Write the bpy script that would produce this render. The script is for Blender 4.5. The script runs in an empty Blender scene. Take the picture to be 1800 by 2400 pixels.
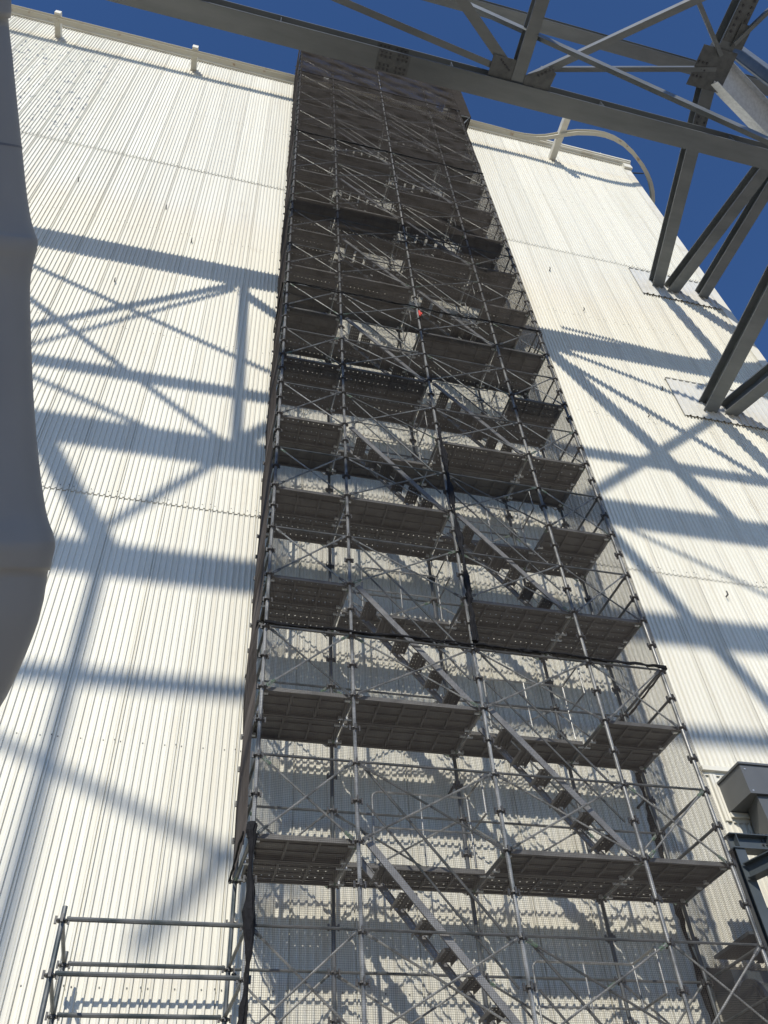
import bpy, math, random
import numpy as np
from mathutils import Vector, Matrix
random.seed(7); rng = np.random.default_rng(7)
scene = bpy.context.scene
col = scene.collection
# ------------------------------------------------------------------ camera, sky, sun, exposure
cam_d = bpy.data.cameras.new('camera'); cam = bpy.data.objects.new('camera', cam_d); col.objects.link(cam)
RT = Vector((0.968844542, -0.241553258, -0.054701705)); UP = Vector((-0.140719131, -0.718629094, 0.681006866)); FW = Vector((0.203809664, 0.652092209, 0.730231040))
CAM = Vector((-2.2013, -9.0587, 1.5616))
cam.matrix_world = Matrix(((RT.x, UP.x, -FW.x, CAM.x), (RT.y, UP.y, -FW.y, CAM.y), (RT.z, UP.z, -FW.z, CAM.z), (0, 0, 0, 1)))
cam_d.sensor_fit = 'HORIZONTAL'; cam_d.sensor_width = 36.0; cam_d.lens = 36.0*1944.24/1800.0
cam_d.clip_start = 0.05; cam_d.clip_end = 3000
scene.camera = cam
SUN = Vector((0.364, 1.0, -0.68)).normalized()
world = bpy.data.worlds.new('World'); scene.world = world; world.use_nodes = True
wn = world.node_tree.nodes; wl = world.node_tree.links
bg = wn['Background']; sky = wn.new('ShaderNodeTexSky'); sky.sky_type = 'NISHITA'; sky.sun_disc = False
sky.sun_elevation = math.asin(-SUN.z); sky.sun_rotation = math.atan2(-SUN.x, -SUN.y) % (2*math.pi)
sky.air_density = 0.8; sky.dust_density = 0.0; sky.ozone_density = 10.0; sky.altitude = 0
bg.inputs['Strength'].default_value = 0.15
wl.new(sky.outputs[0], bg.inputs[0])
sun_d = bpy.data.lights.new('sun', 'SUN'); sun_d.energy = 4.05; sun_d.angle = math.radians(0.53); sun_d.color = (1.0, 0.945, 0.835)
sun = bpy.data.objects.new('sun', sun_d); col.objects.link(sun); sun.rotation_euler = SUN.to_track_quat('-Z', 'Y').to_euler(); sun.location = (-20, -50, 45)
scene.view_settings.view_transform = 'Standard'; scene.view_settings.look = 'None'
scene.view_settings.exposure = 0.0; scene.view_settings.gamma = 1.0
scene.render.engine = 'CYCLES'
scene.cycles.max_bounces = 6; scene.cycles.diffuse_bounces = 3; scene.cycles.glossy_bounces = 3

# ------------------------------------------------------------------ materials
def mat(name, color, rough=0.5, metal=0.0, var=0.0, scale=8.0, color2=None, lo=0.4, hi=0.7, stretch=None, bump=0.0, spec=0.5):
    m = bpy.data.materials.new(name); m.use_nodes = True
    nt = m.node_tree; b = nt.nodes['Principled BSDF']
    b.inputs['Roughness'].default_value = rough; b.inputs['Metallic'].default_value = metal
    b.inputs['Specular IOR Level'].default_value = spec
    b.inputs['Base Color'].default_value = (*color, 1)
    if var > 0 or color2:
        tc = nt.nodes.new('ShaderNodeTexCoord'); geo = nt.nodes.new('ShaderNodeNewGeometry')
        mp = nt.nodes.new('ShaderNodeMapping'); nt.links.new(geo.outputs['Position'], mp.inputs[0])
        if stretch: mp.inputs['Scale'].default_value = stretch
        nz = nt.nodes.new('ShaderNodeTexNoise'); nz.inputs['Scale'].default_value = scale; nz.inputs['Detail'].default_value = 5; nz.inputs['Roughness'].default_value = 0.6
        nt.links.new(mp.outputs[0], nz.inputs['Vector'])
        rp = nt.nodes.new('ShaderNodeMapRange'); rp.inputs['From Min'].default_value = lo; rp.inputs['From Max'].default_value = hi
        nt.links.new(nz.outputs['Fac'], rp.inputs['Value'])
        mx = nt.nodes.new('ShaderNodeMix'); mx.data_type = 'RGBA'
        mx.inputs['A'].default_value = (*color, 1)
        c2 = color2 if color2 else tuple(c*(1-var) for c in color)
        mx.inputs['B'].default_value = (*c2, 1)
        nt.links.new(rp.outputs[0], mx.inputs['Factor']); nt.links.new(mx.outputs['Result'], b.inputs['Base Color'])
        if bump > 0:
            bp = nt.nodes.new('ShaderNodeBump'); bp.inputs['Strength'].default_value = bump; bp.inputs['Distance'].default_value = 0.01
            nt.links.new(nz.outputs['Fac'], bp.inputs['Height']); nt.links.new(bp.outputs[0], b.inputs['Normal'])
        m['mix'] = mx.name
    return m

def wall_material():
    m = mat('cream_cladding_paint', (0.775, 0.752, 0.66), 0.55, 0, 0, 1.0, (0.68, 0.645, 0.545), 0.45, 0.75, (7.0, 7.0, 0.14), spec=0.35)
    nt = m.node_tree; b = nt.nodes['Principled BSDF']; mx = nt.nodes[m['mix']]
    geo = nt.nodes.new('ShaderNodeNewGeometry'); sep = nt.nodes.new('ShaderNodeSeparateXYZ'); nt.links.new(geo.outputs['Position'], sep.inputs[0])
    def rng_(out, a, c):
        r = nt.nodes.new('ShaderNodeMapRange'); r.inputs['From Min'].default_value = a; r.inputs['From Max'].default_value = c
        nt.links.new(out, r.inputs['Value']); return r.outputs[0]
    def mul(a, c):
        r = nt.nodes.new('ShaderNodeMath'); r.operation = 'MULTIPLY'; nt.links.new(a, r.inputs[0])
        if isinstance(c, float): r.inputs[1].default_value = c
        else: nt.links.new(c, r.inputs[1])
        return r.outputs[0]
    oi = nt.nodes.new('ShaderNodeObjectInfo'); tr = nt.nodes.new('ShaderNodeMapRange'); tr.inputs['To Min'].default_value = 0.93; tr.inputs['To Max'].default_value = 1.02
    nt.links.new(oi.outputs['Random'], tr.inputs['Value']); hs = nt.nodes.new('ShaderNodeHueSaturation'); nt.links.new(tr.outputs[0], hs.inputs['Value'])
    # flaking paint spots on the upper left sheets
    nz = nt.nodes.new('ShaderNodeTexNoise'); nz.inputs['Scale'].default_value = 3.6; nz.inputs['Detail'].default_value = 3
    mp = nt.nodes.new('ShaderNodeMapping'); mp.inputs['Scale'].default_value = (1.6, 1.6, 0.9); nt.links.new(geo.outputs['Position'], mp.inputs[0]); nt.links.new(mp.outputs[0], nz.inputs['Vector'])
    spots = rng_(nz.outputs['Fac'], 0.60, 0.635)
    reg = mul(mul(rng_(sep.outputs['X'], -7.4, -8.2), rng_(sep.outputs['Z'], 28.2, 28.6)), rng_(sep.outputs['Z'], 37.3, 36.5))
    # scattered small stains everywhere
    n2 = nt.nodes.new('ShaderNodeTexNoise'); n2.inputs['Scale'].default_value = 1.4; n2.inputs['Detail'].default_value = 6; n2.inputs['Roughness'].default_value = 0.7
    nt.links.new(geo.outputs['Position'], n2.inputs['Vector'])
    st = mul(rng_(n2.outputs['Fac'], 0.60, 0.74), 0.32)
    m1 = nt.nodes.new('ShaderNodeMix'); m1.data_type = 'RGBA'; nt.links.new(mx.outputs['Result'], m1.inputs['A']); m1.inputs['B'].default_value = (0.56, 0.50, 0.40, 1)
    nt.links.new(st, m1.inputs['Factor'])
    m2 = nt.nodes.new('ShaderNodeMix'); m2.data_type = 'RGBA'; nt.links.new(m1.outputs['Result'], m2.inputs['A']); m2.inputs['B'].default_value = (0.33, 0.34, 0.34, 1)
    nt.links.new(mul(spots, reg), m2.inputs['Factor']); nt.links.new(m2.outputs['Result'], hs.inputs['Color']); nt.links.new(hs.outputs['Color'], b.inputs['Base Color'])
    return m

M = dict(
    wall=wall_material(),
    trim=mat('cream_trim_paint', (0.74, 0.71, 0.61), 0.5, 0, 0, 1.5, (0.62, 0.56, 0.44), 0.5, 0.75),
    rail=mat('cream_rail_paint', (0.60, 0.565, 0.46), 0.55, 0, 0, 2.5, (0.36, 0.24, 0.14), 0.62, 0.72),
    dark=mat('dark_closure', (0.03, 0.03, 0.03), 0.8),
    flash=mat('pale_flashing_sheet', (0.66, 0.645, 0.59), 0.5, 0.0, 0.10, 3),
    bright=mat('bare_zinc', (0.72, 0.74, 0.75), 0.35, 0.5, 0.2, 12),
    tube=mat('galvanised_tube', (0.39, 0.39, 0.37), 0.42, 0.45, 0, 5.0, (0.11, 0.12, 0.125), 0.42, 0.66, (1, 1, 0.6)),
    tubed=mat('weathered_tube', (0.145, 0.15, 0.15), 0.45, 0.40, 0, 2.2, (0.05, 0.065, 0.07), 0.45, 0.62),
    coup=mat('coupler_steel', (0.10, 0.10, 0.10), 0.5, 0.6, 0.4, 20),
    green=mat('green_paint', (0.075, 0.15, 0.085), 0.55, 0.1, 0, 25, (0.22, 0.25, 0.22), 0.42, 0.62),
    plank=mat('steel_plank', (0.16, 0.154, 0.142), 0.6, 0.30, 0, 3.0, (0.09, 0.086, 0.079), 0.45, 0.7),
    stair=mat('aluminium_stair', (0.27, 0.268, 0.262), 0.5, 0.25, 0.35, 9),
    net=mat('black_mesh_net', (0.100, 0.088, 0.080), 0.75, 0, 0.2, 3, spec=0.25),
    rope=mat('black_rope', (0.016, 0.016, 0.018), 0.85, 0, 0.5, 30, spec=0.2),
    red=mat('red_ribbon', (0.55, 0.05, 0.03), 0.6),
    truss=mat('galvanised_section', (0.205, 0.218, 0.22), 0.38, 0.45, 0, 1.1, (0.145, 0.158, 0.162), 0.40, 0.70, (0.35, 1.6, 1.6)),
    trussd=mat('galvanised_plate', (0.14, 0.147, 0.147), 0.5, 0.4, 0.35, 6),
    bolt=mat('bolt_steel', (0.08, 0.08, 0.085), 0.45, 0.6),
    duct=mat('grey_duct_paint', (0.275, 0.257, 0.232), 0.5, 0.0, 0.10, 1.2, spec=0.5),
    seam=mat('duct_seam', (0.12, 0.12, 0.13), 0.5),
    hood=mat('slate_duct_paint', (0.125, 0.13, 0.132), 0.42, 0.1, 0.12, 2.0),
    frame=mat('bluegrey_frame_paint', (0.085, 0.10, 0.108), 0.42, 0.15, 0.2, 3.0),
    ground=mat('yard_concrete', (0.42, 0.375, 0.305), 0.85, 0, 0, 0.6, (0.33, 0.29, 0.235), 0.4, 0.7),
    roof=mat('roof_sheet', (0.45, 0.45, 0.44), 0.6, 0, 0.2, 1.0),
)
# ------------------------------------------------------------------ mesh helpers
WM = {}
I4 = Matrix.Identity(4)
class MB:
    def __init__(s): s.v = []; s.f = []; s.mi = []
    def add(s, vs, fs, k=0):
        n = len(s.v); s.v += [tuple(v) for v in vs]; s.f += [tuple(i+n for i in f) for f in fs]; s.mi += [k]*len(fs); return s
    def box(s, x0, x1, y0, y1, z0, z1, k=0):
        return s.add([(x0,y0,z0),(x1,y0,z0),(x1,y1,z0),(x0,y1,z0),(x0,y0,z1),(x1,y0,z1),(x1,y1,z1),(x0,y1,z1)],
                     [(0,3,2,1),(4,5,6,7),(0,1,5,4),(1,2,6,5),(2,3,7,6),(3,0,4,7)], k)
    def hexa(s, a, k=0):   # 8 corners in box order
        return s.add(a, [(0,3,2,1),(4,5,6,7),(0,1,5,4),(1,2,6,5),(2,3,7,6),(3,0,4,7)], k)
    def obox(s, p, q, up, w, h, k=0):  # oriented bar from p to q, w across, h along up
        p = Vector(p); q = Vector(q); d = (q-p).normalized(); sd = d.cross(Vector(up)).normalized(); u = sd.cross(d)
        c = [p+sd*a*w/2+u*b*h/2 for a, b in ((-1,-1),(1,-1),(1,1),(-1,1))]; e = [x+(q-p) for x in c]
        return s.add(c+e, [(0,1,2,3),(7,6,5,4),(0,4,5,1),(1,5,6,2),(2,6,7,3),(3,7,4,0)], k)
    def tube(s, pts, r, n=8, k=0, caps=True):
        pts = [Vector(p) for p in pts]; rs = r if isinstance(r, (list, tuple)) else [r]*len(pts)
        base = len(s.v); prev = None
        for i, p in enumerate(pts):
            if i == 0: t = pts[1]-p
            elif i == len(pts)-1: t = p-pts[i-1]
            else: t = (pts[i+1]-p).normalized()+(p-pts[i-1]).normalized()
            t.normalize()
            if prev is None:
                a = Vector((0,0,1)) if abs(t.z) < 0.9 else Vector((1,0,0)); x = t.cross(a).normalized()
            else: x = (prev - t*prev.dot(t)).normalized()
            prev = x; y = t.cross(x)
            for j in range(n):
                an = 2*math.pi*j/n; s.v.append(tuple(p + (x*math.cos(an)+y*math.sin(an))*rs[i]))
        m = len(pts)
        for i in range(m-1):
            for j in range(n):
                a = base+i*n+j; b = base+i*n+(j+1) % n
                s.f.append((a, b, b+n, a+n)); s.mi.append(k)
        if caps:
            s.f.append(tuple(base+j for j in reversed(range(n)))); s.mi.append(k)
            s.f.append(tuple(base+(m-1)*n+j for j in range(n))); s.mi.append(k)
        return s
    def hbeam(s, p, q, up, h, b, tf=0.022, tw=0.016, k=0):
        p = Vector(p); q = Vector(q); d = (q-p).normalized(); sd = d.cross(Vector(up)).normalized(); u = sd.cross(d)
        for sg in (-1, 1): s.obox(p+u*sg*(h-tf)/2, q+u*sg*(h-tf)/2, u, b, tf, k)
        s.obox(p, q, u, tw, h-2*tf-0.001, k); return s
    def mesh(s, name, mats, smooth=False):
        me = bpy.data.meshes.new(name); me.from_pydata(s.v, [], s.f)
        for m in (mats if isinstance(mats, (list, tuple)) else [mats]): me.materials.append(m)
        if any(s.mi): me.polygons.foreach_set('material_index', s.mi)
        if smooth: me.polygons.foreach_set('use_smooth', [True]*len(s.f))
        me.update(); return me
    def build(s, name, mats, parent=None, world=None, smooth=False):
        return link(name, s.mesh(name, mats, smooth), parent, world)
def link(name, me, parent=None, world=None):
    o = bpy.data.objects.new(name, me); col.objects.link(o)
    w = world or I4
    WM[o.name] = w.copy()
    if parent is not None:
        o.parent = parent; o.matrix_parent_inverse = WM[parent.name].inverted()
    o.matrix_basis = w
    return o
def thing(name, loc, label, cat, group=None):
    o = link(name, None, None, Matrix.Translation(Vector(loc))); o.empty_display_size = 0.2
    return tag(o, label, cat, group)
def tag(o, label, cat, group=None, kind=None):
    o['label'] = label; o['category'] = cat
    if group: o['group'] = group
    if kind: o['kind'] = kind
    return o
def frame_m(p, q, up=(0,0,1)):
    p = Vector(p); d = (Vector(q)-p).normalized(); u0 = Vector(up)
    if abs(d.dot(u0)) > 0.99: u0 = Vector((0,1,0))
    y = u0.cross(d).normalized(); x = y.cross(d)
    return Matrix(((x.x,y.x,d.x,p.x),(x.y,y.y,d.y,p.y),(x.z,y.z,d.z,p.z),(0,0,0,1)))
TC = {}
def tube(name, p, q, r, m, parent, n=8, ends=None):
    L = round((Vector(q)-Vector(p)).length, 3); key = (L, r, m.name, n, ends)
    if key not in TC:
        b = MB().tube([(0,0,0),(0,0,L)], r, n)
        mats = [m]
        if ends:   # flattened painted end lugs
            mats.append(M[ends])
            for z0, z1 in ((-0.02, 0.11), (L-0.11, L+0.02)): b.box(-0.022, 0.022, -0.005, 0.005, z0, z1, 1)
            for z0, z1 in ((0.05, 0.12), (L-0.12, L-0.05)): b.tube([(0,0,z0),(0,0,z1)], r*1.12, n, 1)
        TC[key] = b.mesh(name, mats)
    return link(name, TC[key], parent, frame_m(p, q))
def inst(name, key, builder, parent, world):
    if key not in TC: TC[key] = builder()
    return link(name, TC[key], parent, world)
T = lambda x, y, z: Matrix.Translation(Vector((x, y, z)))

# ================================================================== setting
WY = 1.62          # plane of the wall pans
g = MB().add([(-900,-900,0),(900,-900,0),(900,900,0),(-900,900,0)], [(0,1,2,3)]).build('ground', M['ground']); g['kind'] = 'structure'

# ---- building: corrugated cladding, each sheet its own object
XR, XL, ZT = 13.62, -24.0, 38.99
bld = thing('industrial_building', (-5, 10, 0), 'tall cream corrugated metal building wall behind the scaffold', 'building')
SW = 0.83
def sheet_mesh(z0, z1):
    def make():
        b = MB(); pts = []
        # profile from left to right: pans with a narrow rib every 0.1 m, lap rib at the right edge
        x = 0.0
        for i in range(8):
            pts += [(x, 0.0), (x+0.050, 0.0), (x+0.066, -0.034), (x+0.086, -0.034), (x+0.0915, 0.0)]
            x += 0.1
        pts += [(0.80, 0.0), (0.806, 0.0), (0.812, -0.032), (0.829, -0.032), (0.833, -0.004)]
        zs = [z0, z1]
        vs = [(px, py, z) for z in zs for px, py in pts]; n = len(pts)
        return b.add(vs, [(i, i+1, n+i+1, n+i) for i in range(n-1)]).mesh('cladding_sheet', M['wall'])
    return make
rows = [(0.15, 12.93, 0.0), (12.86, 28.12, -0.018), (28.05, ZT, -0.036)]
nx = int((XR-XL)/SW)
for r, (z0, z1, dy) in enumerate(rows):
    for i in range(nx+1):
        x = XR-(i+1)*SW
        inst('cladding_sheet', ('sheet', r), sheet_mesh(z0, z1), bld, T(x, WY+dy+(0.0012 if i % 2 else 0), 0))
MB().box(XL-1, XR+0.30, WY+0.06, 22, 0, 38.9).build('wall_core', M['dark'], bld)
MB().box(XL-1, XR+0.34, WY+0.03, 22.2, 38.905, 39.02).build('roof', M['roof'], bld)
cf = MB(); cf.box(XR+0.004, XR+0.335, WY-0.084, WY-0.078, 0.1, ZT); cf.box(XR+0.329, XR+0.335, WY-0.0779, 22.1, 0.1, ZT); cf.box(XR+0.002, XR+0.012, WY-0.0779, WY+0.05, 0.1, ZT)
cf.build('corner_flashing', M['trim'], bld)
# coping: stepped fascia above the wall head
cp = MB()
cp.box(XL-1, XR+0.30, WY+0.02, WY+0.05, 38.90, 39.05)
cp.build('head_closure', M['dark'], bld)
cp = MB()
cp.box(XL-1, XR+0.42, WY-0.085, WY+0.3, 39.03, 39.065); cp.box(XL-1, XR+0.42, WY-0.125, WY-0.086, 39.031, 39.115)
cp.box(XL-1, XR+0.42, WY-0.20, WY+0.3, 39.116, 39.15); cp.box(XL-1, XR+0.42, WY-0.24, WY-0.201, 39.117, 39.205)
cp.box(XL-1, XR+0.44, WY-0.29, WY+0.3, 39.206, 39.30); cp.box(XL-1, XR+0.44, WY-0.2, WY+0.3, 39.301, 39.4)
cp.build('coping', M['trim'], bld)
MB().box(XR+0.02, XR+0.40, WY-0.20, WY+0.5, 38.62, 39.02).build('gutter_end_box', M['trim'], bld)
for i in range(9):
    x = XR-0.9-i*2.9
    MB().tube([(x, WY-0.1, 39.37), (x, WY-0.2, 39.66)], 0.016, 6).build('snow_stop_rod', M['trim'], bld)
MB().tube([(XR+0.3, WY+0.1, 38.8), (XR+1.05, WY-0.05, 38.75)], 0.03, 6).build('overflow_spout', M['dark'], bld)
# screws along the sheet laps
sc = MB()
for zc in (1.6, 4.9, 8.0, 12.98, 18.4, 23.6, 28.18, 33.0):
    ro = -0.036 if zc > 28.1 else (-0.018 if zc > 12.9 else 0.0)
    for i in range(int(26/SW)):
        for dxx in (0.03, 0.33, 0.63, 0.78):
            x = XR-(i+1)*SW+dxx; y = WY+ro-(0.034 if dxx == 0.78 else 0)
            sc.box(x-0.007, x+0.007, y-0.010, y+0.004, zc-0.007, zc+0.007)
scr = sc.build('screw_heads', M['trussd'], bld); scr['kind'] = 'stuff'
# little empty hooks left on the wall
for x, z in [(-7.1, 25.5), (-4.6, 24.9), (-3.7, 23.2), (-6.9, 15.9), (-5.2, 20.3), (8.0, 23.9), (8.5, 18.6), (9.4, 20.1), (9.9, 12.0), (8.3, 12.4), (7.4, 26.3)]:
    MB().box(x-0.012, x+0.012, WY-0.12, WY-0.02, z, z+0.02).box(x-0.012, x+0.012, WY-0.12, WY-0.108, z+0.021, z+0.10).build('wall_hook', M['coup'], bld)
# grey flashing sheets round the steel legs
def flashing(x0, x1, z0, z1):
    b = MB(); n = int((x1-x0)/0.2); pts = []
    for i in range(n):
        a = x0+i*(x1-x0)/n; w = (x1-x0)/n
        pts += [(a, 0), (a+w*0.62, 0), (a+w*0.70, -0.03), (a+w*0.92, -0.03)]
    pts.append((x1, 0)); m = len(pts); y = WY-0.078
    b.add([(p, y+d, z) for z in (z0, z1) for p, d in pts], [(i, i+1, m+i+1, m+i) for i in range(m-1)])
    b.box(x0-0.01, x1+0.01, y-0.036, WY-0.012, z1+0.001, z1+0.008)
    b.build('flashing_panel', M['flash'], bld)
flashing(10.67, 13.60, 26.08, 27.80)
flashing(9.70, 13.55, 19.02, 20.75)

# ---- maintenance rail at the wall head
rail = thing('maintenance_rail', (0, WY, 37.6), 'cream monorail track on stub brackets just under the roof edge', 'rail')
def bracket(x, s, z, w, h):
    b = MB().box(x-w/2, x+w/2, WY-s, WY-0.03, z-h/2, z+h/2); b.box(x-w/2-0.06, x+w/2+0.06, WY-0.034, WY-0.03+0.004, z-h/2-0.06, z+h/2+0.06)
    b.build('stub_bracket', M['trim'], rail)
for x, s in ((-20.7, 0.85), (-15.53, 0.85), (-10.36, 0.85), (-5.27, 0.85), (-0.1, 0.85)): bracket(x, s+0.05, 37.82, 0.21, 0.30)
bracket(4.95, 0.9, 37.82, 0.21, 0.30); bracket(9.93, 2.30, 37.62, 0.26, 0.30)
path = [(-23.5,0.89),(-16,0.89),(-9,0.89),(-2,0.89),(4,0.89),(7.0,0.91),(8.0,0.93),(8.42,0.91),(8.92,0.85),(9.30,0.75),(9.65,0.61),(10.04,0.44),(10.55,0.26),(10.93,0.18),(11.33,0.11),(11.74,0.09),(12.19,0.13),(12.68,0.25),(13.24,0.5),(13.80,0.84),(14.21,1.15),(14.56,1.49),(14.83,1.84),(15.04,2.22),(15.15,2.6),(15.2,3.5),(15.2,6.0)]
def ribbon(b, path, w, z0, z1, off=0.0):
    P = [Vector((x, y)) for x, y in path]; L = []; R = []
    for i, p in enumerate(P):
        t = (P[min(i+1, len(P)-1)]-P[max(i-1, 0)]).normalized(); n = Vector((-t.y, t.x))
        L.append(p+n*(off+w/2)); R.append(p+n*(off-w/2))
    vs = []
    for l, r in zip(L, R): vs += [(l.x,l.y,z0),(r.x,r.y,z0),(r.x,r.y,z1),(l.x,l.y,z1)]
    fs = [(0,1,2,3), tuple(4*(len(P)-1)+k for k in (3,2,1,0))]
    for i in range(len(P)-1):
        a = 4*i
        for k in range(4): fs.append((a+k, a+4+k, a+4+(k+1) % 4, a+(k+1) % 4))
    b.add(vs, fs)
def pz(x): return 37.70-(0.35/16)*max(0, min(1, (x+2)/12))*12
rb = MB(); zt = 37.66
for w, z0, z1 in ((0.15, zt-0.30, zt-0.282), (0.014, zt-0.2815, zt-0.0185), (0.15, zt-0.018, zt)): ribbon(rb, path, w, z0, z1)
rb.build('track', M['rail'], rail)

# ================================================================== scaffold tower
H = 1.994026; D = 1.22
XC = [-1.219, 0.0, 1.829, 3.658, 4.877]
XRr = [x-0.045 for x in XC]
NL = 17            # highest decked lift
ZTOP = 20.3*H
sca = thing('scaffold_tower', (1.8, 0.6, 0), 'tall galvanised stair scaffold standing against the corrugated wall', 'scaffold')
def rosette():
    b = MB(); n = 8
    b.tube([(0,0,-0.006),(0,0,0.006)], 0.062, n, 0); b.tube([(0,0,-0.022),(0,0,0.022)], 0.033, n, 0)
    for a in range(4):
        c, s_ = math.cos(a*math.pi/2), math.sin(a*math.pi/2)
        b.box(c*0.062-0.012, c*0.062+0.012, s_*0.062-0.012, s_*0.062+0.012, -0.03, 0.045, 0)
    return b.mesh('coupler_rosette', [M['coup']])
stds = {}
for row, y, xs in (('f', 0.0, XC), ('r', D, XRr)):
    for i, x in enumerate(xs):
        m = M['tube'] if (i+ (row == 'r')) % 3 else M['tube']
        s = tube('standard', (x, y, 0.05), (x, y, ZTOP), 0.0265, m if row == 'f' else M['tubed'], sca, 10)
        stds[(row, i)] = s
        MB().box(x-0.075, x+0.075, y-0.075, y+0.075, 0, 0.008).tube([(x,y,0.0085),(x,y,0.06)], 0.018, 8).build('base_plate', M['coup'], s)
        far = MB(); RM = None
        for k in range(1, int(ZTOP/(H/4))+1):
            z = k*H/4
            if z > ZTOP-0.05: break
            if 4 <= k < 34:
                inst('coupler_rosette', 'ros', rosette, s, T(x, y, z))
            elif k >= 34 or k < 4:
                far.tube([(x,y,z-0.012),(x,y,z+0.012)], 0.058, 6); far.box(x-0.075, x+0.075, y-0.012, y+0.012, z-0.02, z+0.03)
        o = far.build('coupler_rosettes', M['coup'], s); o['kind'] = 'stuff'
def perforated(L, w, holes):
    def make():
        b = MB(); z = 0.0
        if holes:
            hp, hs = 0.095, 0.017; xs = [0.0]; nxh = int((L-0.10)/hp); x0 = (L-(nxh-1)*hp)/2
            for i in range(nxh): xs += [x0+i*hp-hs/2, x0+i*hp+hs/2]
            xs.append(L); ys = [0.0]; nyh = 5; y0 = w/2-(nyh-1)*hp/2
            for i in range(nyh): ys += [y0+i*hp-hs/2, y0+i*hp+hs/2]
            ys.append(w); m = len(ys)
            b.add([(x, y, z) for x in xs for y in ys], [(i*m+j, (i+1)*m+j, (i+1)*m+j+1, i*m+j+1) for i in range(len(xs)-1) for j in range(m-1) if not (i % 2 and j % 2)])
        else: b.box(0, L, 0, w, z-0.003, z)
        for y0_, y1_ in ((0, 0.004), (w-0.004, w)): b.box(0, L, y0_-0.0005, y1_+0.0005, z-0.058, z-0.0035)
        for y0_, y1_ in ((0.0045, 0.03), (w-0.03, w-0.0045)): b.box(0, L, y0_, y1_, z-0.058, z-0.054)
        for yy in (w*0.33, w*0.66): b.box(0.03, L-0.03, yy-0.012, yy+0.012, z-0.022, z-0.004)
        for i in range(1, int(L/0.38)+1):
            x = i*L/(int(L/0.38)+1); b.box(x-0.014, x+0.014, 0.031, w-0.031, z-0.045, z-0.023)
        for x in (0, L):
            b.box(x-0.012, x+0.012, 0.031, w-0.031, z-0.05, z-0.006)
            for yy in (0.07, w-0.07): b.box(x-0.05, x+0.05, yy-0.02, yy+0.02, z-0.065, z-0.0255, 1)
        return b.mesh('deck_plank', [M['plank'], M['bright']])
    return make
PW = 0.57
for k in range(1, NL+1):
    z = k*H+0.045; op = 1 if k % 2 else 2
    for bay in range(4):
        x0, x1 = XC[bay]+0.045, XC[bay+1]-0.045; L = round(x1-x0, 3)
        lanes = [(0.035, 0), (0.625, 1)] if bay != op else [(0.625, 1)]
        for y0, ln in lanes:
            holes = ((k*7+bay*3+ln*5) % 3) != 0
            if ln == 0 and k in (4, 6): holes = False
            inst('deck_plank', ('pl', L, holes), perforated(L, PW, holes), sca, T(x0-0.02*ln, y0, z))
    for i, x in enumerate(XC):    # transoms carrying the planks
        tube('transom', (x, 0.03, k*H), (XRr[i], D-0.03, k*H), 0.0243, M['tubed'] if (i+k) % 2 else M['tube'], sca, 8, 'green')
# rails and braces, front and rear
for k in range(1, NL+3):
    zb, zh = k*H+0.03, (k+0.5)*H
    for row, y, xs in (('f', -0.035, XC), ('r', D+0.035, XRr)):
        for bay in range(4):
            x0, x1 = xs[bay], xs[bay+1]
            if k <= NL or bay in (0, 1, 2, 3):
                tube('cross_brace', (x0+0.07, y, zb), (x1-0.07, y, zh-0.02), 0.0137, M['tube'], sca, 6, 'green' if (k*3+bay*5) % 4 == 0 else 'tubed')
                tube('cross_brace', (x0+0.07, y+0.03, zh-0.02), (x1-0.07, y+0.03, zb), 0.0137, M['tubed'] if (k+bay) % 4 == 0 else M['tube'], sca, 6, 'green' if (k+bay*2) % 3 == 0 else 'tubed')
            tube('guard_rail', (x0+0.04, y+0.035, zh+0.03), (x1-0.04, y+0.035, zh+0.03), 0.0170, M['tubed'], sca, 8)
    for i in (0, 4):
        for fz in (0.25, 0.5):
            tube('end_rail', (XC[i], 0.03, (k+fz)*H+0.02), (XRr[i], D-0.03, (k+fz)*H+0.02), 0.021, M['tubed'], sca, 8)
# stairs
def stair_mesh(run, rise):
    def make():
        b = MB()
        for y in (0.055, 0.535):
            p = Vector((0, y, 0.02)); q = Vector((run, y, -rise+0.05)); b.obox(p, q, (0,0,1), 0.010, 0.085)
            sgn = 1 if y < 0.3 else -1
            for e in (-0.038, 0.038):
                u = Vector((rise, 0, run)).normalized(); b.obox(p+u*e+Vector((0,sgn*0.0145,0)), q+u*e+Vector((0,sgn*0.0145,0)), (0,0,1), 0.018, 0.008)
        return b.mesh('stair_flight', M['stair'])
    return make
def tread_mesh():
    b = MB(); w = 0.425; dpt = 0.21
    xs = [0, 0.033, 0.045, 0.078, 0.09, 0.123, 0.135, 0.168, 0.18, dpt]; ys = [0]
    for i in range(5): ys += [0.07+i*0.07-0.006, 0.07+i*0.07+0.006]
    ys.append(w); m = len(ys)
    b.add([(x, y, 0) for x in xs for y in ys], [(i*m+j, (i+1)*m+j, (i+1)*m+j+1, i*m+j+1) for i in range(len(xs)-1) for j in range(m-1) if not (i % 2 and j % 2)])
    for a, c in ((0, 0.004), (dpt-0.004, dpt)): b.box(a-0.0005, c+0.0005, 0, w, -0.045, -0.0005)
    b.box(0.09, 0.12, 0, w, -0.03, -0.004)
    return b.mesh('tread', M['plank'])
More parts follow.
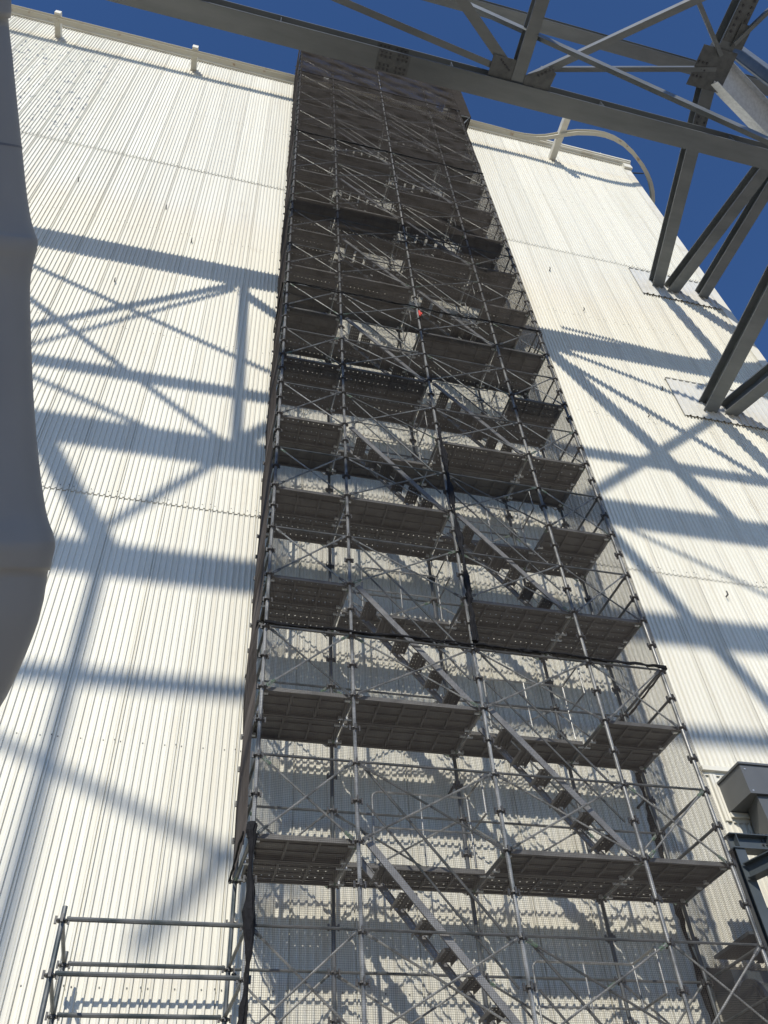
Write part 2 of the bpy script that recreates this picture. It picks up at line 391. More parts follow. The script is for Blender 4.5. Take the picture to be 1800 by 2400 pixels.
for k in range(2, NL+1):
    op = 1 if k % 2 else 2
    x0 = XC[op]+0.13; run = XC[op+1]-0.10-x0; z = k*H+0.02; rise = H
    st = inst('stair_flight', ('stair', round(run, 3)), stair_mesh(run, rise), sca, T(x0, 0, z))
    for j in range(1, 7):
        inst('tread', 'tread', tread_mesh, st, T(x0+run*j/7-0.115, 0.062, z-rise*j/7+0.02))
    # sloping stair rails on the open front
    for off, r in ((0.48, 0.0137), (0.95, 0.0165)):
        tube('stair_rail', (x0, 0.045, z+off), (x0+run, 0.045, z-rise+off), r, M['tubed'], sca, 6)
    tube('stair_rail', (x0, 0.60, z+0.5), (x0+run, 0.60, z-rise+0.5), 0.0137, M['tubed'], sca, 6)
    # hooped guard beside the stair opening
    xa, xb = x0+0.22, XC[op+1]-0.18; zb, y = k*H+0.05, 0.605; zt_ = zb+0.93
    pts = [(xa, y, zb)]+[(xa+0.09*(1-math.cos(t)), y, zt_-0.09+0.09*math.sin(t)) for t in (0, 0.4, 0.8, 1.2, 1.57)]+[(xb, y, zt_)]
    gd = MB().tube(pts, 0.0137, 6); gd.tube([(xb, y, zb), (xb, y, zt_+0.02)], 0.0137, 6); gd.tube([(xa, y, zb+0.45), (xb, y, zb+0.45)], 0.0115, 6)
    gd.tube([((xa+xb)/2, y, zb), ((xa+xb)/2, y, zt_)], 0.0115, 6)
    for dz in (0.45, 0.93): gd.tube([(xb, y, zb+dz), (xb+0.02, 0.07, zb+dz)], 0.0137, 6)
    gd.tube([(xb+0.02, 0.07, zb+0.45), (xb+0.02, 0.07, zb+0.95)], 0.0115, 6)
    gd.build('opening_guard', M['tube'], sca)
# low extra bay on the left
xl = XC[0]-1.829
for y in (0.0, D):
    s = tube('standard', (xl, y, 0.05), (xl, y, 2.57*H), 0.0265, M['tubed'], sca, 10)
    MB().box(xl-0.075, xl+0.075, y-0.075, y+0.075, 0, 0.008).tube([(xl,y,0.0085),(xl,y,0.06)], 0.018, 8).build('base_plate', M['coup'], s)
    for k in range(2, 11): inst('coupler_rosette', 'ros', rosette, s, T(xl, y, k*H/4))
    xr = XC[0] if y == 0 else XRr[0]
    for fz in (2.25, 2.5, 1.5, 1.75): tube('ledger', (xl+0.04, y, fz*H+0.02), (xr-0.04, y, fz*H+0.02), 0.0243, M['tubed'], sca, 8)
for fz in (2.25, 2.5, 1.5): tube('transom', (xl, 0.04, fz*H+0.02), (xl, D-0.04, fz*H+0.02), 0.0215, M['tubed'], sca, 8)
# wall ties
for k in (4, 7, 10, 13, 16):
    for i in (0, 2, 4): tube('wall_tie', (XRr[i], D, (k-0.2)*H), (XRr[i], WY-0.01, (k-0.2)*H), 0.02, M['coup'], sca, 6)
# cantilevered top cage on the right, above the roof line
cx0, cx1 = XC[4], XC[4]+0.42
for z in (17.45*H, 18.4*H, 19.5*H):
    for y in (0.0, D):
        tube('outrigger', (cx0, y, z), (cx1, y, z), 0.02, M['tube'], sca, 6)
    tube('end_rail', (cx1, 0, z), (cx1, D, z), 0.02, M['tube'], sca, 6)
for y in (0.0, D): tube('outrigger_post', (cx1, y, 17.4*H), (cx1, y, ZTOP), 0.024, M['tube'], sca, 8)
tube('outrigger', (cx0, 0.0, 16.9*H), (cx1, 0.0, 17.45*H), 0.017, M['tube'], sca, 6)

# ================================================================== nets (real strands)
def quads_mesh(name, V, Q, m):
    me = bpy.data.meshes.new(name); nv, nq = len(V), len(Q)
    me.vertices.add(nv); me.vertices.foreach_set('co', V.astype(np.float32).ravel())
    me.loops.add(nq*4); me.loops.foreach_set('vertex_index', Q.astype(np.int32).ravel())
    me.polygons.add(nq); me.polygons.foreach_set('loop_start', np.arange(0, nq*4, 4, dtype=np.int32)); me.polygons.foreach_set('loop_total', np.full(nq, 4, dtype=np.int32))
    me.materials.append(m); me.update(calc_edges=True); me.validate(); return me
def strands(P, A, B, r):   # P (n,m,3) polylines ; A,B unit vectors across ; three-sided prisms
    n, m, _ = P.shape; V = []
    for an in (90, 210, 330):
        V.append(P + r*(math.cos(math.radians(an))*np.asarray(A)+math.sin(math.radians(an))*np.asarray(B)))
    V = np.stack(V, 2).reshape(-1, 3)
    idx = np.arange(n*m*3).reshape(n, m, 3); Q = []
    for a in range(3):
        c = (a+1) % 3
        Q.append(np.stack([idx[:, :-1, a], idx[:, :-1, c], idx[:, 1:, c], idx[:, 1:, a]], -1).reshape(-1, 4))
    return V, np.concatenate(Q)
def net(name, surf, ul, v0, v1, nrm, label, pitch=0.022, r=0.0019, su=0.36, sv=0.5, parent=None):
    nu = max(3, int(ul/su)); nv = max(3, int((v1-v0)/sv))
    us = np.linspace(0, ul, nu+1); vs = np.linspace(v0, v1, nv+1)
    hv = np.arange(v0, v1+1e-6, pitch); hu = np.arange(0, ul+1e-6, pitch)
    U, Vv = np.meshgrid(us, hv); Ph = surf(U, Vv)
    U2, V2 = np.meshgrid(hu, vs, indexing='ij'); Pv = surf(U2, V2)
    nrm = np.array(nrm, float); upz = np.array((0, 0, 1.0)); side = np.cross(nrm, upz)
    a, qa = strands(Ph, nrm, upz, r); b, qb = strands(Pv, nrm, side, r)
    me = quads_mesh(name, np.concatenate([a, b]), np.concatenate([qa, qb+len(a)]), M['net'])
    o = link(name, me, parent)
    if label: tag(o, label, 'safety net', 'mesh nets hung on the scaffold')
    return o
def wob(a, b, s):
    return 0.5*np.sin(a*2.1+s)*np.sin(b*0.83+s*1.7)+0.3*np.sin(a*5.3-s*2)*np.sin(b*2.9+s)+0.2*np.sin(b*6.1+a*3.3+s)
def front(x0, seed):
    def f(U, V):
        x = x0+U; y = -0.085+0.022*wob(x, V, seed)
        return np.stack([x+0.006*np.sin(V*3.1+seed), y, V+0.012*np.sin(U*2.0+seed)*np.sin(V*0.6)], -1)
    return f
tiers = [0.35, 9.02, 18.84, 28.70, 35.0, 40.3]
tn = ['lowest', 'second', 'third', 'fourth', 'topmost']
def rope(name, pts, r, parent, lump=0.3, n=6, step=0.10):
    P = []
    for a, b in zip(pts[:-1], pts[1:]):
        a = Vector(a); b = Vector(b); c = max(2, int((b-a).length/step))
        P += [a+(b-a)*i/c for i in range(c)]
    P.append(Vector(pts[-1]))
    Q = [p+Vector((random.uniform(-1,1)*0.008, random.uniform(-1,1)*0.008, random.uniform(-1,1)*0.010)) for p in P]
    return MB().tube(Q, [r*(1+random.uniform(-lump, lump)) for _ in Q], n).build(name, M['rope'], parent)
netobj = []
for t in range(5):
    z0, z1 = tiers[t], tiers[t+1]
    for hf, (x0, x1) in enumerate(((-1.25, 1.80), (1.835, 4.91))):
        side = 'left' if hf == 0 else 'right'
        lb = {0: f'lowest front net sheet, {side} half, reaching down to the ground',
              4: f'topmost front net sheet, {side} half, above the roof line'}.get(t, f'{tn[t]} front net sheet from the bottom, {side} half')
        o = net('safety_net', front(x0, t*3.1+hf*1.3), x1-x0, z0, z1-0.02, (0, -1, 0), lb, r=(0.0014, 0.0015, 0.0020, 0.0026, 0.0030)[t]); netobj.append(o)
        if t > 0:
            rr = {1: 0.018, 2: 0.013, 3: 0.014, 4: 0.010}[t]
            for q in range({1: 2, 2: 2, 3: 2, 4: 1}[t]):
                seq = []
                for xx in np.linspace(x0, x1, 7): seq.append((xx, -0.10-0.015*q, z0-0.03*abs(math.sin((xx-x0)*1.7+q))+random.uniform(-0.03, 0.03)))
                rope('edge_rope', seq, rr*(1-0.25*q), o, 0.45 if t == 1 else 0.25)
# loose tails of cord along the thick seam
for x in (2.1, 2.5, 3.1, 3.66, 4.1, 4.5, 1.83, -0.4):
    pts = [(x, -0.12, 9.0)]
    for j in range(4): pts.append((pts[-1][0]+random.uniform(-0.05, 0.05), -0.12-random.uniform(0, 0.04), pts[-1][2]-random.uniform(0.03, 0.07)))
    rope('cord_tail', pts, 0.005, netobj[3 if x > 1.8 else 2], 0.1, 5)
for i, (x, z, l) in enumerate(((1.80, 18.62, 0.22),)):
    MB().box(x, x+0.045, -0.14, -0.115, z-l, z).box(x+0.03, x+0.075, -0.155, -0.141, z-0.8*l, z-0.1).build('red_ribbon', M['red'], netobj[2])
# side nets
def leftf(U, V):
    bel = 0.5+0.5*np.sin(V*3.15)*np.cos(V*0.7); s = np.sin(np.clip(U/D, 0, 1)*math.pi)
    ph = np.abs(np.sin(V*math.pi/H*1.0))
    x = -1.219-0.07-(0.045+0.03*np.sin(V*0.9))*ph*(0.35+0.65*s) - 0.02*bel
    return np.stack([x, -0.05+U*1.0, V], -1)
for t in range(4):
    z0 = 6.0 if t == 0 else tiers[t]; z1 = tiers[t+1] if t < 3 else 40.3
    o = net('safety_net', leftf, D+0.12, z0, z1-0.02, (-1, 0, 0), f'{tn[t] if t < 3 else "topmost"} sheet of the net closing the left end of the scaffold', su=0.2, sv=0.22, r=0.0026)
    rope('edge_rope', [(-1.33, y, z0) for y in (-0.05, 0.4, 0.8, D+0.05)], 0.016, o)
def rightf(U, V):
    s = np.sin(np.clip(U/D, 0, 1)*math.pi); x = 4.877+0.05+0.03*np.sin(V*1.3)*s
    return np.stack([x, -0.05+U, V], -1)
for t in range(4):
    z0 = tiers[t]; z1 = tiers[t+1] if t < 3 else 34.6
    o = net('safety_net', rightf, D+0.10, z0, z1-0.02, (1, 0, 0), f'{tn[t] if t < 3 else "topmost"} sheet of the net closing the right end of the scaffold', su=0.3, sv=0.4, r=0.0014+0.0003*t)
    rope('edge_rope', [(4.95, y, z0) for y in (-0.05, 0.4, 0.8, D+0.05)], 0.018, o)
def cageR(U, V): return np.stack([np.full_like(U, cx1+0.04), -0.05+U, V], -1)
o = net('safety_net', cageR, D+0.10, 17.4*H, 40.3, (1, 0, 0), 'net on the outer side of the cage jutting out at the scaffold top', su=0.3, r=0.004)
def cageF(U, V): return np.stack([cx0+0.06+U, np.full_like(U, -0.06), V], -1)
net('cage_front', cageF, 0.40, 17.4*H, 40.3, (0, -1, 0), None, su=0.2, parent=o, r=0.004)
def cageB(U, V): return np.stack([cx0+0.06+U*(V-16.6*H)/(0.8*H), np.full_like(U, 0.0)+0.02+(17.4*H-V)*0.5, V], -1)
def soffit(U, V):  # V is depth here
    return np.stack([cx0+0.05+U, V, 17.4*H-0.55*(0.40-U)*1.6], -1)
nu = np.arange(0, 0.40, 0.022)
net('cage_soffit', lambda U, V: np.stack([cx0+0.05+U, V, 17.4*H-(0.40-U)*0.9], -1), 0.40, -0.05, D+0.05, (0, 0, -1), None, su=0.1, parent=o, r=0.005)
def rearf(U, V): return np.stack([-1.25+U, np.full_like(U, D+0.07), V], -1)
net('safety_net', rearf, 6.16, 35.6, 40.3, (0, 1, 0), 'net across the back of the scaffold top above the roof', r=0.0045)
# gathered net bundles
def bundle(pts, r, label, seed):
    rd = random.Random(seed); P = []; Rr = []
    for a, b in zip(pts[:-1], pts[1:]):
        a = Vector(a); b = Vector(b); c = max(2, int((b-a).length/0.09))
        for i in range(c):
            f = i/c; P.append(a+(b-a)*f+Vector((rd.uniform(-1,1)*0.012, rd.uniform(-1,1)*0.01, 0)))
    P.append(Vector(pts[-1]))
    for i in range(len(P)): Rr.append(r*(0.8+0.35*math.sin(i*0.55+seed)+rd.uniform(-0.12, 0.12)))
    b = MB().tube(P, Rr, 18); n = 18
    for i in range(len(P)):
        for j in range(n):
            v = Vector(b.v[i*n+j]); f = 1+0.28*math.sin(j*2.1+i*0.17+seed)*math.sin(j*0.9-i*0.05)+rd.uniform(-0.16, 0.16)
            b.v[i*n+j] = tuple(P[i]+(v-P[i])*f)
    o = b.build('net_bundle', M['rope'])
    return tag(o, label, 'net bundle')
bundle([(1.83, -0.13, 9.05), (1.86, -0.13, 10.5), (1.84, -0.14, 12.0), (1.83, -0.10, 14.2)], 0.045, 'black bundle of gathered netting tied up the middle standard', 1.0)
bundle([(-1.25, -0.14, 6.05), (-1.24, -0.15, 5.4), (-1.19, -0.15, 4.7), (-1.23, -0.13, 4.0), (-1.21, -0.12, 2.6)], 0.050, 'black roll of netting hanging down the front left corner post', 2.0)
bundle([(4.84, D+0.12, 4.2), (4.83, D+0.14, 6.0), (4.84, D+0.13, 9.0)], 0.042, 'black netting gathered on the rear right corner post', 3.0)

# ================================================================== steel bridge frame overhead
PA = 25.26
fr = thing('steel_bridge_frame', (17.6, -3.5, 0), 'galvanised steel truss frame overhead, braced to the right end of the wall', 'steel frame')
def beam(name, p, q, h=0.5, b=0.5, up=(0,0,1), m='truss', tf=0.036, tw=0.02):
    return MB().hbeam(p, q, up, h, b, tf, tw).build(name, M[m], fr)
def angle(name, p, q, s=0.13, up=(0,0,1), m='truss'):
    p = Vector(p); q = Vector(q); d = (q-p).normalized(); sd = d.cross(Vector(up)).normalized(); u = sd.cross(d)
    b = MB().obox(p, q, u, s, 0.014); b.obox(p+sd*(s/2-0.007)+u*(s/2+0.0075), q+sd*(s/2-0.007)+u*(s/2+0.0075), u, 0.014, s); return b.build(name, M[m], fr)
def bolts(parent, c, ax, ay, nx_, ny_, dx, dy, nrm, r=0.030, h=0.035):
    c = Vector(c); ax = Vector(ax).normalized(); ay = Vector(ay).normalized(); n = Vector(nrm).normalized()
    for i in range(nx_):
        for j in range(ny_):
            p = c+ax*((i-(nx_-1)/2)*dx)+ay*((j-(ny_-1)/2)*dy)
            inst('bolt', ('bolt', r, h), lambda: MB().tube([(0,0,0),(0,0,h)], r, 6).mesh('bolt', M['bolt']), parent, frame_m(p, p+n))
def plate(p, q, up, w, t, m='trussd', parent=None):
    return MB().obox(p, q, up, w, t).build('splice_plate', M[m], parent or fr)
chA = beam('chord_beam', (-27, -3.51, PA+0.05), (18, -3.51, PA+0.05), 0.64, 0.52)
# splice on chord A
sp = MB().box(0.74-0.42, 0.74+0.42, -3.76, -3.26, PA-0.285, PA-0.2705).build('splice_plate', M['trussd'], chA)
for dx in (-0.22, 0.22):
    for dy in (-0.15, 0.15): bolts(sp, (0.74+dx, -3.51+dy, PA-0.285), (1,0,0), (0,1,0), 3, 2, 0.11, 0.10, (0,0,-1))
sp = MB().box(0.32, 1.16, -3.76, -3.56, PA+0.328, PA+0.345).build('splice_plate', M['trussd'], chA)
for dx in (-0.22, 0.22): bolts(sp, (0.74+dx, -3.66, PA+0.328), (1,0,0), (0,1,0), 3, 2, 0.11, 0.10, (0,0,-1))
for x in (-2.2, 2.3, 6.6, 10.6): MB().box(x-0.006, x+0.006, -3.755, -3.52, PA-0.245, PA+0.245).build('stiffener', M['truss'], chA)
beam('chord_beam', (-27, -14.15, PA), (18, -14.15, PA), 0.54, 0.55)
beam('chord_beam', (-27, -11.1, PA), (18, -11.1, PA), 0.20, 0.34)
beam('chord_beam', (-27, -18.85, PA), (18, -18.85, PA), 0.50, 0.45)
beam('chord_beam', (-27, -22.3, PA), (18, -22.3, PA), 0.20, 0.25)
beam('chord_beam', (-27, -2.2, 43.25), (30, -2.2, 43.25), 0.54, 0.55)
# cross beams and bracing in the plane of the chords
NAx, NAy = 4.10, -3.8
beam('cross_beam', (4.06, -3.80, PA+0.02), (3.93, -14.1, PA+0.02), 0.42, 0.34)
angle('brace', (4.38, -3.93, PA-0.12), (8.6, -7.15, PA-0.12), 0.17)
angle('brace', (3.75, -3.95, PA-0.1), (-1.6, -4.62, PA-0.1), 0.16)
beam('brace', (3.93, -3.9, PA-0.02), (1.8, -5.43, PA-0.02), 0.20, 0.26, m='truss')
gp = MB().box(3.25, 3.98, -4.28, -3.775, PA-0.165, PA-0.15).build('gusset_plate', M['trussd'], fr)
bolts(gp, (3.62, -4.10, PA-0.165), (-0.82, -0.57, 0), (0,1,0), 5, 1, 0.085, 0.1, (0,0,-1), 0.026)
gp = MB().add([(4.22,-3.775,PA-0.215),(4.95,-3.775,PA-0.215),(5.0,-4.22,PA-0.215),(4.75,-4.32,PA-0.215),(4.22,-4.0,PA-0.215),(4.22,-3.775,PA-0.2),(4.95,-3.775,PA-0.2),(5.0,-4.22,PA-0.2),(4.75,-4.32,PA-0.2),(4.22,-4.0,PA-0.2)],
    [(4,3,2,1,0),(5,6,7,8,9),(0,1,6,5),(1,2,7,6),(2,3,8,7),(3,4,9,8),(4,0,5,9)]).build('gusset_plate', M['trussd'], fr)
bolts(gp, (4.72, -4.19, PA-0.215), (0.79, -0.61, 0), (0,1,0), 5, 1, 0.10, 0.1, (0,0,-1), 0.028)
# bracing whose shadows cross the wall
for nm, p, q, h, b in (('brace', (-4.15,-3.9), (-7.5,-13.9), 0.20, 0.24), ('brace', (-11.5,-19.5), (-15.4,-30.2), 0.2, 0.24), ('brace', (-10.4,-4.9), (-4.2,-10.7), 0.10, 0.12),
      ('brace', (-11.6,-4.4), (-7.66,-13.75), 0.11, 0.13), ('brace', (-4.3,-4.0), (-13.5,-11.9), 0.13, 0.16), ('brace', (-4.6,-4.5), (-12.9,-12.5), 0.07, 0.10), ('brace', (-12.6,-10.6), (-9.0,-13.7), 0.10, 0.12),
      ('brace', (-6.4,-12.6), (-7.4,-13.65), 0.22, 0.26), ('brace', (-11.4,-14.3), (-11.12,-18.5), 0.3, 0.36), ('brace', (-14.6,-23.3), (-10.6,-26.7), 0.12, 0.15), ('brace', (-11.1,-17.9), (-8.0,-14.5), 0.12, 0.15),
      ('brace', (-11.3,-25.9), (-13.0,-27.7), 0.14, 0.18), ('brace', (7.6,-7.2), (0.4,-13.5), 0.14, 0.20), ('brace', (0.4,-14.6), (4.2,-18.7), 0.07, 0.10), ('brace', (0.04,-14.5), (-0.11,-22.2), 0.24, 0.28), ('brace', (-4.45,-4.6), (-3.6,-6.9), 0.2, 0.26)):
    beam(nm, (p[0], p[1], PA), (q[0], q[1], PA), h, b)
# tilted long brace and rods
angle('brace', (1.2, -4.98, 27.75), (11.2, -4.91, 18.95), 0.16, (0,1,0.3))
angle('brace', (4.95, -3.95, 26.35), (9.85, -5.05, 26.55), 0.12)
# node and cross beams towards the wall
PN = 26.9
beam('cross_beam', (11.43, WY-0.06, 26.95), (9.86, -4.9, PN), 0.44, 0.40)
beam('cross_beam', (11.92, WY-0.06, 26.78), (13.6, -7.6, 26.55), 0.44, 0.40)
beam('cross_beam', (13.10, WY-0.06, 26.85), (13.65, -7.6, 26.95+0.03), 0.40, 0.36)
beam('cross_beam', (10.60, WY-0.06, 19.60), (10.05, -5.2, 19.62), 0.44, 0.40)
beam('cross_beam', (11.20, WY-0.06, 19.62), (13.4, -3.6, 19.60), 0.44, 0.40)
nod = beam('cross_beam', (9.86, -4.55, PN-0.03), (9.98, -14.0, PN-0.03), 0.52, 0.46)
sp = MB().box(9.68, 10.14, -7.0, -5.75, PN-0.306, PN-0.291).build('splice_plate', M['trussd'], nod)
bolts(sp, (9.91, -6.4, PN-0.306), (0,1,0), (1,0,0), 6, 2, 0.16, 0.26, (0,0,-1), 0.034)
dd = Vector((2.9, 1.25, -0.1)).normalized(); nn = Vector((-0.25, -0.70, -0.66)); nn = (nn-dd*nn.dot(dd)).normalized()
MB().hbeam((10.05, -4.98, PN-0.15), (12.95, -3.73, PN-0.25), nn.cross(dd), 0.80, 0.34).build('diagonal_beam', M['bright'], fr)
b = MB().box(9.20, 10.25, -5.55, -4.50, PN-0.34, PN-0.325); b.box(9.62, 9.645, -5.55, -4.5, PN-0.32, PN+0.2); b.box(10.10, 10.125, -5.55, -4.5, PN-0.32, PN+0.2)
gp = b.build('gusset_plate', M['trussd'], fr); bolts(gp, (9.4, -4.95, PN-0.34), (1,0,0), (0,1,0), 3, 3, 0.12, 0.18, (0,0,-1), 0.03)
angle('brace', (9.80, -5.4, PN-0.4), (7.4, -7.35, PN-0.4), 0.11)
angle('brace', (10.0, -5.75, PN-0.42), (11.0, -7.6, PN-0.42), 0.11)
gp = MB().box(9.95, 10.3, -6.25, -5.65, PN-0.36, PN-0.345).build('gusset_plate', M['trussd'], fr)
# splice on the beam running to the wall, where it passes over the chord
for zz in (PN-0.245,):
    sp = MB().obox((10.28, -3.12, zz), (10.10, -3.95, zz), (0,0,1), 0.40, 0.014).build('splice_plate', M['trussd'], fr)
    bolts(sp, (10.19, -3.54, zz-0.007), (0.21,0.98,0), (1,-0.2,0), 4, 2, 0.17, 0.22, (0,0,-1), 0.03)
# posts tying the two levels and columns well outside the picture
for x, y in ((17.6, -3.51), (17.6, -14.15), (-26.5, -3.51), (-26.5, -14.15), (17.6, -22.3), (-26.5, -22.3)):
    top = 43.0 if y == -3.51 else PA-0.27
    beam('column', (x, y, 0), (x, y, top), 0.5, 0.5, (0,1,0))
for x in (17.6, -26.5): beam('cross_beam', (x, -1.9, 42.95), (x, -22.5, 42.95 if False else 25.9), 0.3, 0.3) if False else None
for x in (17.6, -26.5):
    beam('cross_beam', (x, -3.2, PA), (x, -22.5, PA), 0.45, 0.4); beam('cross_beam', (x, -4.2, 42.75), (x, -1.9, 42.75), 0.45, 0.4)
beam('chord_beam', (9.9, -14.0, PN+0.55), (17.6, -14.0, PN+0.55), 0.4, 0.4); beam('column', (17.6, -14.0, PA+0.3), (17.6, -14.0, PN+0.5), 0.3, 0.3, (0,1,0))
beam('chord_beam', (10.0, -5.2, 19.62), (17.6, -5.2, 19.62), 0.44, 0.4); beam('cross_beam', (17.6, -5.5, 19.6), (17.6, -3.3, 19.6), 0.4, 0.4)
beam('chord_beam', (13.4, -3.6, 19.15), (17.6, -3.6, 19.15), 0.44, 0.4)
beam('chord_beam', (13.3, -7.6, 26.1), (17.6, -7.6, 26.1), 0.44, 0.4)

# ================================================================== big duct on the left
sil = [(-3.47,-7.80,6.23),(-3.45,-7.54,6.16),(-3.40,-7.22,6.05),(-3.352,-6.95,5.95),(-3.31,-6.82,5.89),(-3.292,-6.775,5.876),(-3.29,-6.73,5.85),(-3.30,-6.68,5.82),(-3.308,-6.58,5.76),(-3.285,-6.39,5.65),(-3.23,-6.07,5.44),(-3.16,-5.79,5.23),(-3.09,-5.60,5.06),(-3.04,-5.51,4.99),(-3.01,-5.45,4.92),(-3.00,-5.37,4.84),(-3.01,-5.26,4.71),(-3.04,-5.13,4.54),(-3.09,-5.00,4.34),(-3.13,-4.88,4.14)]
RD = 0.85
dt = thing('grey_duct', (-5.0, -3.6, 0), 'large smooth grey duct curving past the left edge, close to the camera', 'duct')
axis = []; RR = []
Q0 = np.array(sil); tt = np.linspace(0, 1, len(sil)); arc = np.concatenate([[0], np.cumsum(np.linalg.norm(np.diff(Q0, axis=0), axis=1))]); arc /= arc[-1]
fit = [np.polyval(np.polyfit(arc, Q0[:, c], 5), arc) for c in range(3)]
sm = [Vector((fit[0][i], fit[1][i], fit[2][i])) for i in range(len(sil))]
for i, p in enumerate(sm):
    a = sm[max(0, i-2)]; b_ = sm[min(len(sm)-1, i+2)]; t = (b_-a).normalized(); ray = (p-CAM).normalized()
    n = t.cross(ray).normalized()
    if n.dot(RT) < 0: n = -n
    axis.append(p-n*RD); RR.append(RD+(Vector(sil[i])-p).dot(n))
pre = [axis[0]+Vector((-0.25,-3.6,0.75)), axis[0]+Vector((-0.12,-1.8,0.42)), axis[0]+Vector((-0.04,-0.7,0.17))]
post = [axis[-1]+Vector((-0.12,0.22,-0.42)), axis[-1]+Vector((-0.4,0.5,-1.1)), axis[-1]+Vector((-0.7,0.62,-2.2)), Vector((axis[-1].x-0.75, axis[-1].y+0.65, 0.0))]
allp = pre+axis+post
RA = [RR[0]]*3+RR+[RR[-1]]*4
def catmull(v, sub=4):
    out = []
    for i in range(len(v)-1):
        p0, p1, p2, p3 = v[max(i-1, 0)], v[i], v[i+1], v[min(i+2, len(v)-1)]
        for k in range(sub):
            t = k/sub; out.append((p1*2+(p2-p0)*t+(p0*2-p1*5+p2*4-p3)*t*t+(p1*3-p0-p2*3+p3)*t*t*t)*0.5)
    return out+[v[-1]]
MB().tube(catmull(allp), catmull(RA), 96).build('duct_shell', M['duct'], dt, smooth=True)
for i0 in (5,):
    p, q_ = allp[i0], allp[i0+1]; d = (q_-p).normalized()
    MB().tube([p, p+d*0.010], ([RR[0]]*3+RR+[RR[-1]]*4)[i0]+0.003, 96, caps=False).build('seam_band', M['seam'], dt)

# ================================================================== hood duct and its chute on the wall, right
hd = thing('hood_duct', (7.0, 1.2, 0), 'slate grey box duct with chute on the wall right of the scaffold', 'duct')
b = MB(); b.box(6.40, 7.9, 0.92, 1.57, 7.58, 8.06); b.box(6.375, 7.93, 0.89, 1.59, 8.061, 8.095); b.box(6.375, 7.93, 0.885, 0.919, 7.56, 7.60)
b.build('hood_box', M['hood'], hd)
MB().hexa([(6.55,0.96,7.05),(7.75,0.96,7.05),(7.75,1.45,6.95),(6.62,1.45,6.95),(6.52,0.95,7.579),(7.8,0.95,7.579),(7.8,1.50,7.579),(6.70,1.50,7.579)]).build('chute', M['hood'], hd)
MB().hexa([(6.72,0.99,0.0),(7.6,0.99,0.0),(7.6,1.42,0.0),(6.72,1.42,0.0),(6.56,0.965,7.04),(7.74,0.965,7.04),(7.74,1.445,6.945),(6.63,1.445,6.945)]).build('downpipe_duct', M['hood'], hd)
for z in (7.62, 7.98):
    for x in (6.46, 6.9, 7.4): MB().tube([(x, 0.92, z), (x, 0.905, z)], 0.012, 6).build('rivet', M['bright'], hd)
for z, x0 in ((8.30, 6.19), (7.50, 6.40)):
    br = MB().box(x0, 8.2, WY-0.10, WY-0.036, z, z+0.075).box(x0, 8.2, WY-0.035, WY-0.026, z-0.06, z+0.10); br.build('wall_rail', M['trim'], hd)
for x in (6.30, 6.36, 7.9): MB().box(x, x+0.05, WY-0.06, WY-0.026, 7.45, 8.25).build('wall_strap', M['trim'], hd)
# ---- painted steel frame beside the scaffold
sf = thing('equipment_frame', (6.5, 0.5, 0), 'blue-grey bolted steel frame standing right of the scaffold base', 'steel frame')
def fb(name, p, q, h, b, up=(0,0,1)): return MB().hbeam(p, q, up, h, b, 0.014, 0.010).build(name, M['frame'], sf)
top = fb('beam', (5.34, 0.5, 6.53), (9.5, 0.5, 6.53), 0.21, 0.20)
for x in (5.44, 5.95): MB().box(x-0.005, x+0.005, 0.402, 0.494, 6.44, 6.62).build('stiffener', M['frame'], top)
bolts(top, (5.92, 0.43, 6.636), (1,0,0), (0,1,0), 4, 1, 0.06, 0.05, (0,0,1), 0.015, 0.02)
bolts(top, (5.92, 0.494, 6.53), (1,0,0), (0,0,1), 2, 3, 0.06, 0.06, (0,-1,0), 0.015, 0.02)
fb('column', (5.44, 0.5, 0), (5.44, 0.5, 6.422), 0.15, 0.15, (0,1,0))
fb('beam', (5.525, 0.5, 5.44), (9.5, 0.5, 5.44), 0.22, 0.20)
fb('beam', (5.44, 0.42, 6.10), (5.95, -0.9, 6.10), 0.20, 0.18)
fb('beam', (6.15, -0.9, 6.30), (9.5, -0.9, 6.30), 0.20, 0.18); fb('column', (6.02, -0.9, 0), (6.02, -0.9, 6.19), 0.15, 0.15, (0,1,0))
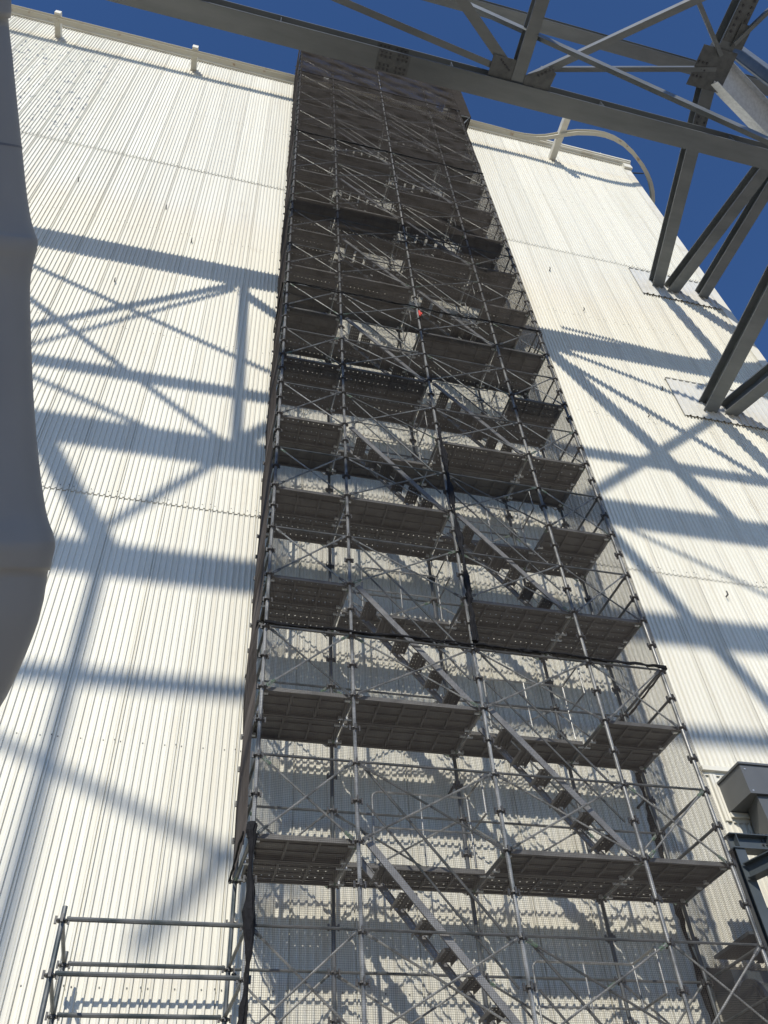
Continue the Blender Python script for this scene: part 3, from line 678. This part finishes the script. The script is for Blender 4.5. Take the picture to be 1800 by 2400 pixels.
fb('column', (9.3, 0.5, 0), (9.3, 0.5, 5.33), 0.15, 0.15, (0,1,0)); fb('column', (9.3, -0.9, 0), (9.3, -0.9, 6.19), 0.15, 0.15, (0,1,0)); fb('column', (9.3, 0.5, 5.551), (9.3, 0.5, 6.424), 0.15, 0.15, (0,1,0))
tb = MB().tube([(5.60, 0.48, 5.62), (6.6, 0.40, 6.40)], 0.06, 10).build('brace_tube', M['truss'], sf)
fb('beam', (5.7, 1.2, 5.30), (5.7, -0.2, 5.30), 0.12, 0.10)
MB().box(5.25, 9.4, 0.62, 1.50, 5.38, 5.42).build('platform_plate', M['frame'], sf)
# ---- horizontal pipe under the frame
pp = MB().tube([(5.02, 0.72, 4.60), (9.4, 0.72, 4.72)], 0.22, 20, 0); pp.tube([(9.2,0.72,4.6),(9.2,0.72,0.0)], 0.2, 14)
for x in (5.04, 5.7, 6.4): pp.tube([(x, 0.72, 4.60+(x-5.02)*0.0274), (x+0.05, 0.72, 4.602+(x-5.02)*0.0274)], 0.27, 20)
tag(pp.build('flanged_pipe', M['frame']), 'dark flanged pipe under the blue-grey frame, behind the net', 'pipe')

pq = MB().tube([(5.05, 0.75, 3.45), (9.0, 0.75, 3.45)], 0.22, 16); pq.tube([(5.5, 0.75, 3.45), (5.56, 0.75, 3.45)], 0.28, 16); pq.tube([(8.8, 0.75, 3.3), (8.8, 0.75, 0.0)], 0.18, 12)
tag(pq.build('thin_pipe', M['frame']), 'thinner dark pipe running below the flanged pipe, behind the net', 'pipe')
mh = thing('shade_filler_box', (7, 1.3, 0), 'added dark box standing in for shaded wall and machinery under the platform, seen through the net', 'machine')  # dark body added to darken the shaded wall and machinery under the platform
MB().hexa([(5.35,1.05,0),(8.7,1.05,0),(8.7,1.57,0),(5.35,1.57,0),(5.12,1.05,5.1),(8.7,1.05,5.1),(8.7,1.57,5.3),(5.12,1.57,5.3)]).build('filler_body', M['frame'], mh)
for z in (1.2, 2.4, 3.6, 4.9): MB().box(5.10, 8.72, 1.03, 1.049, z, z+0.06).build('filler_rib', M['hood'], mh)
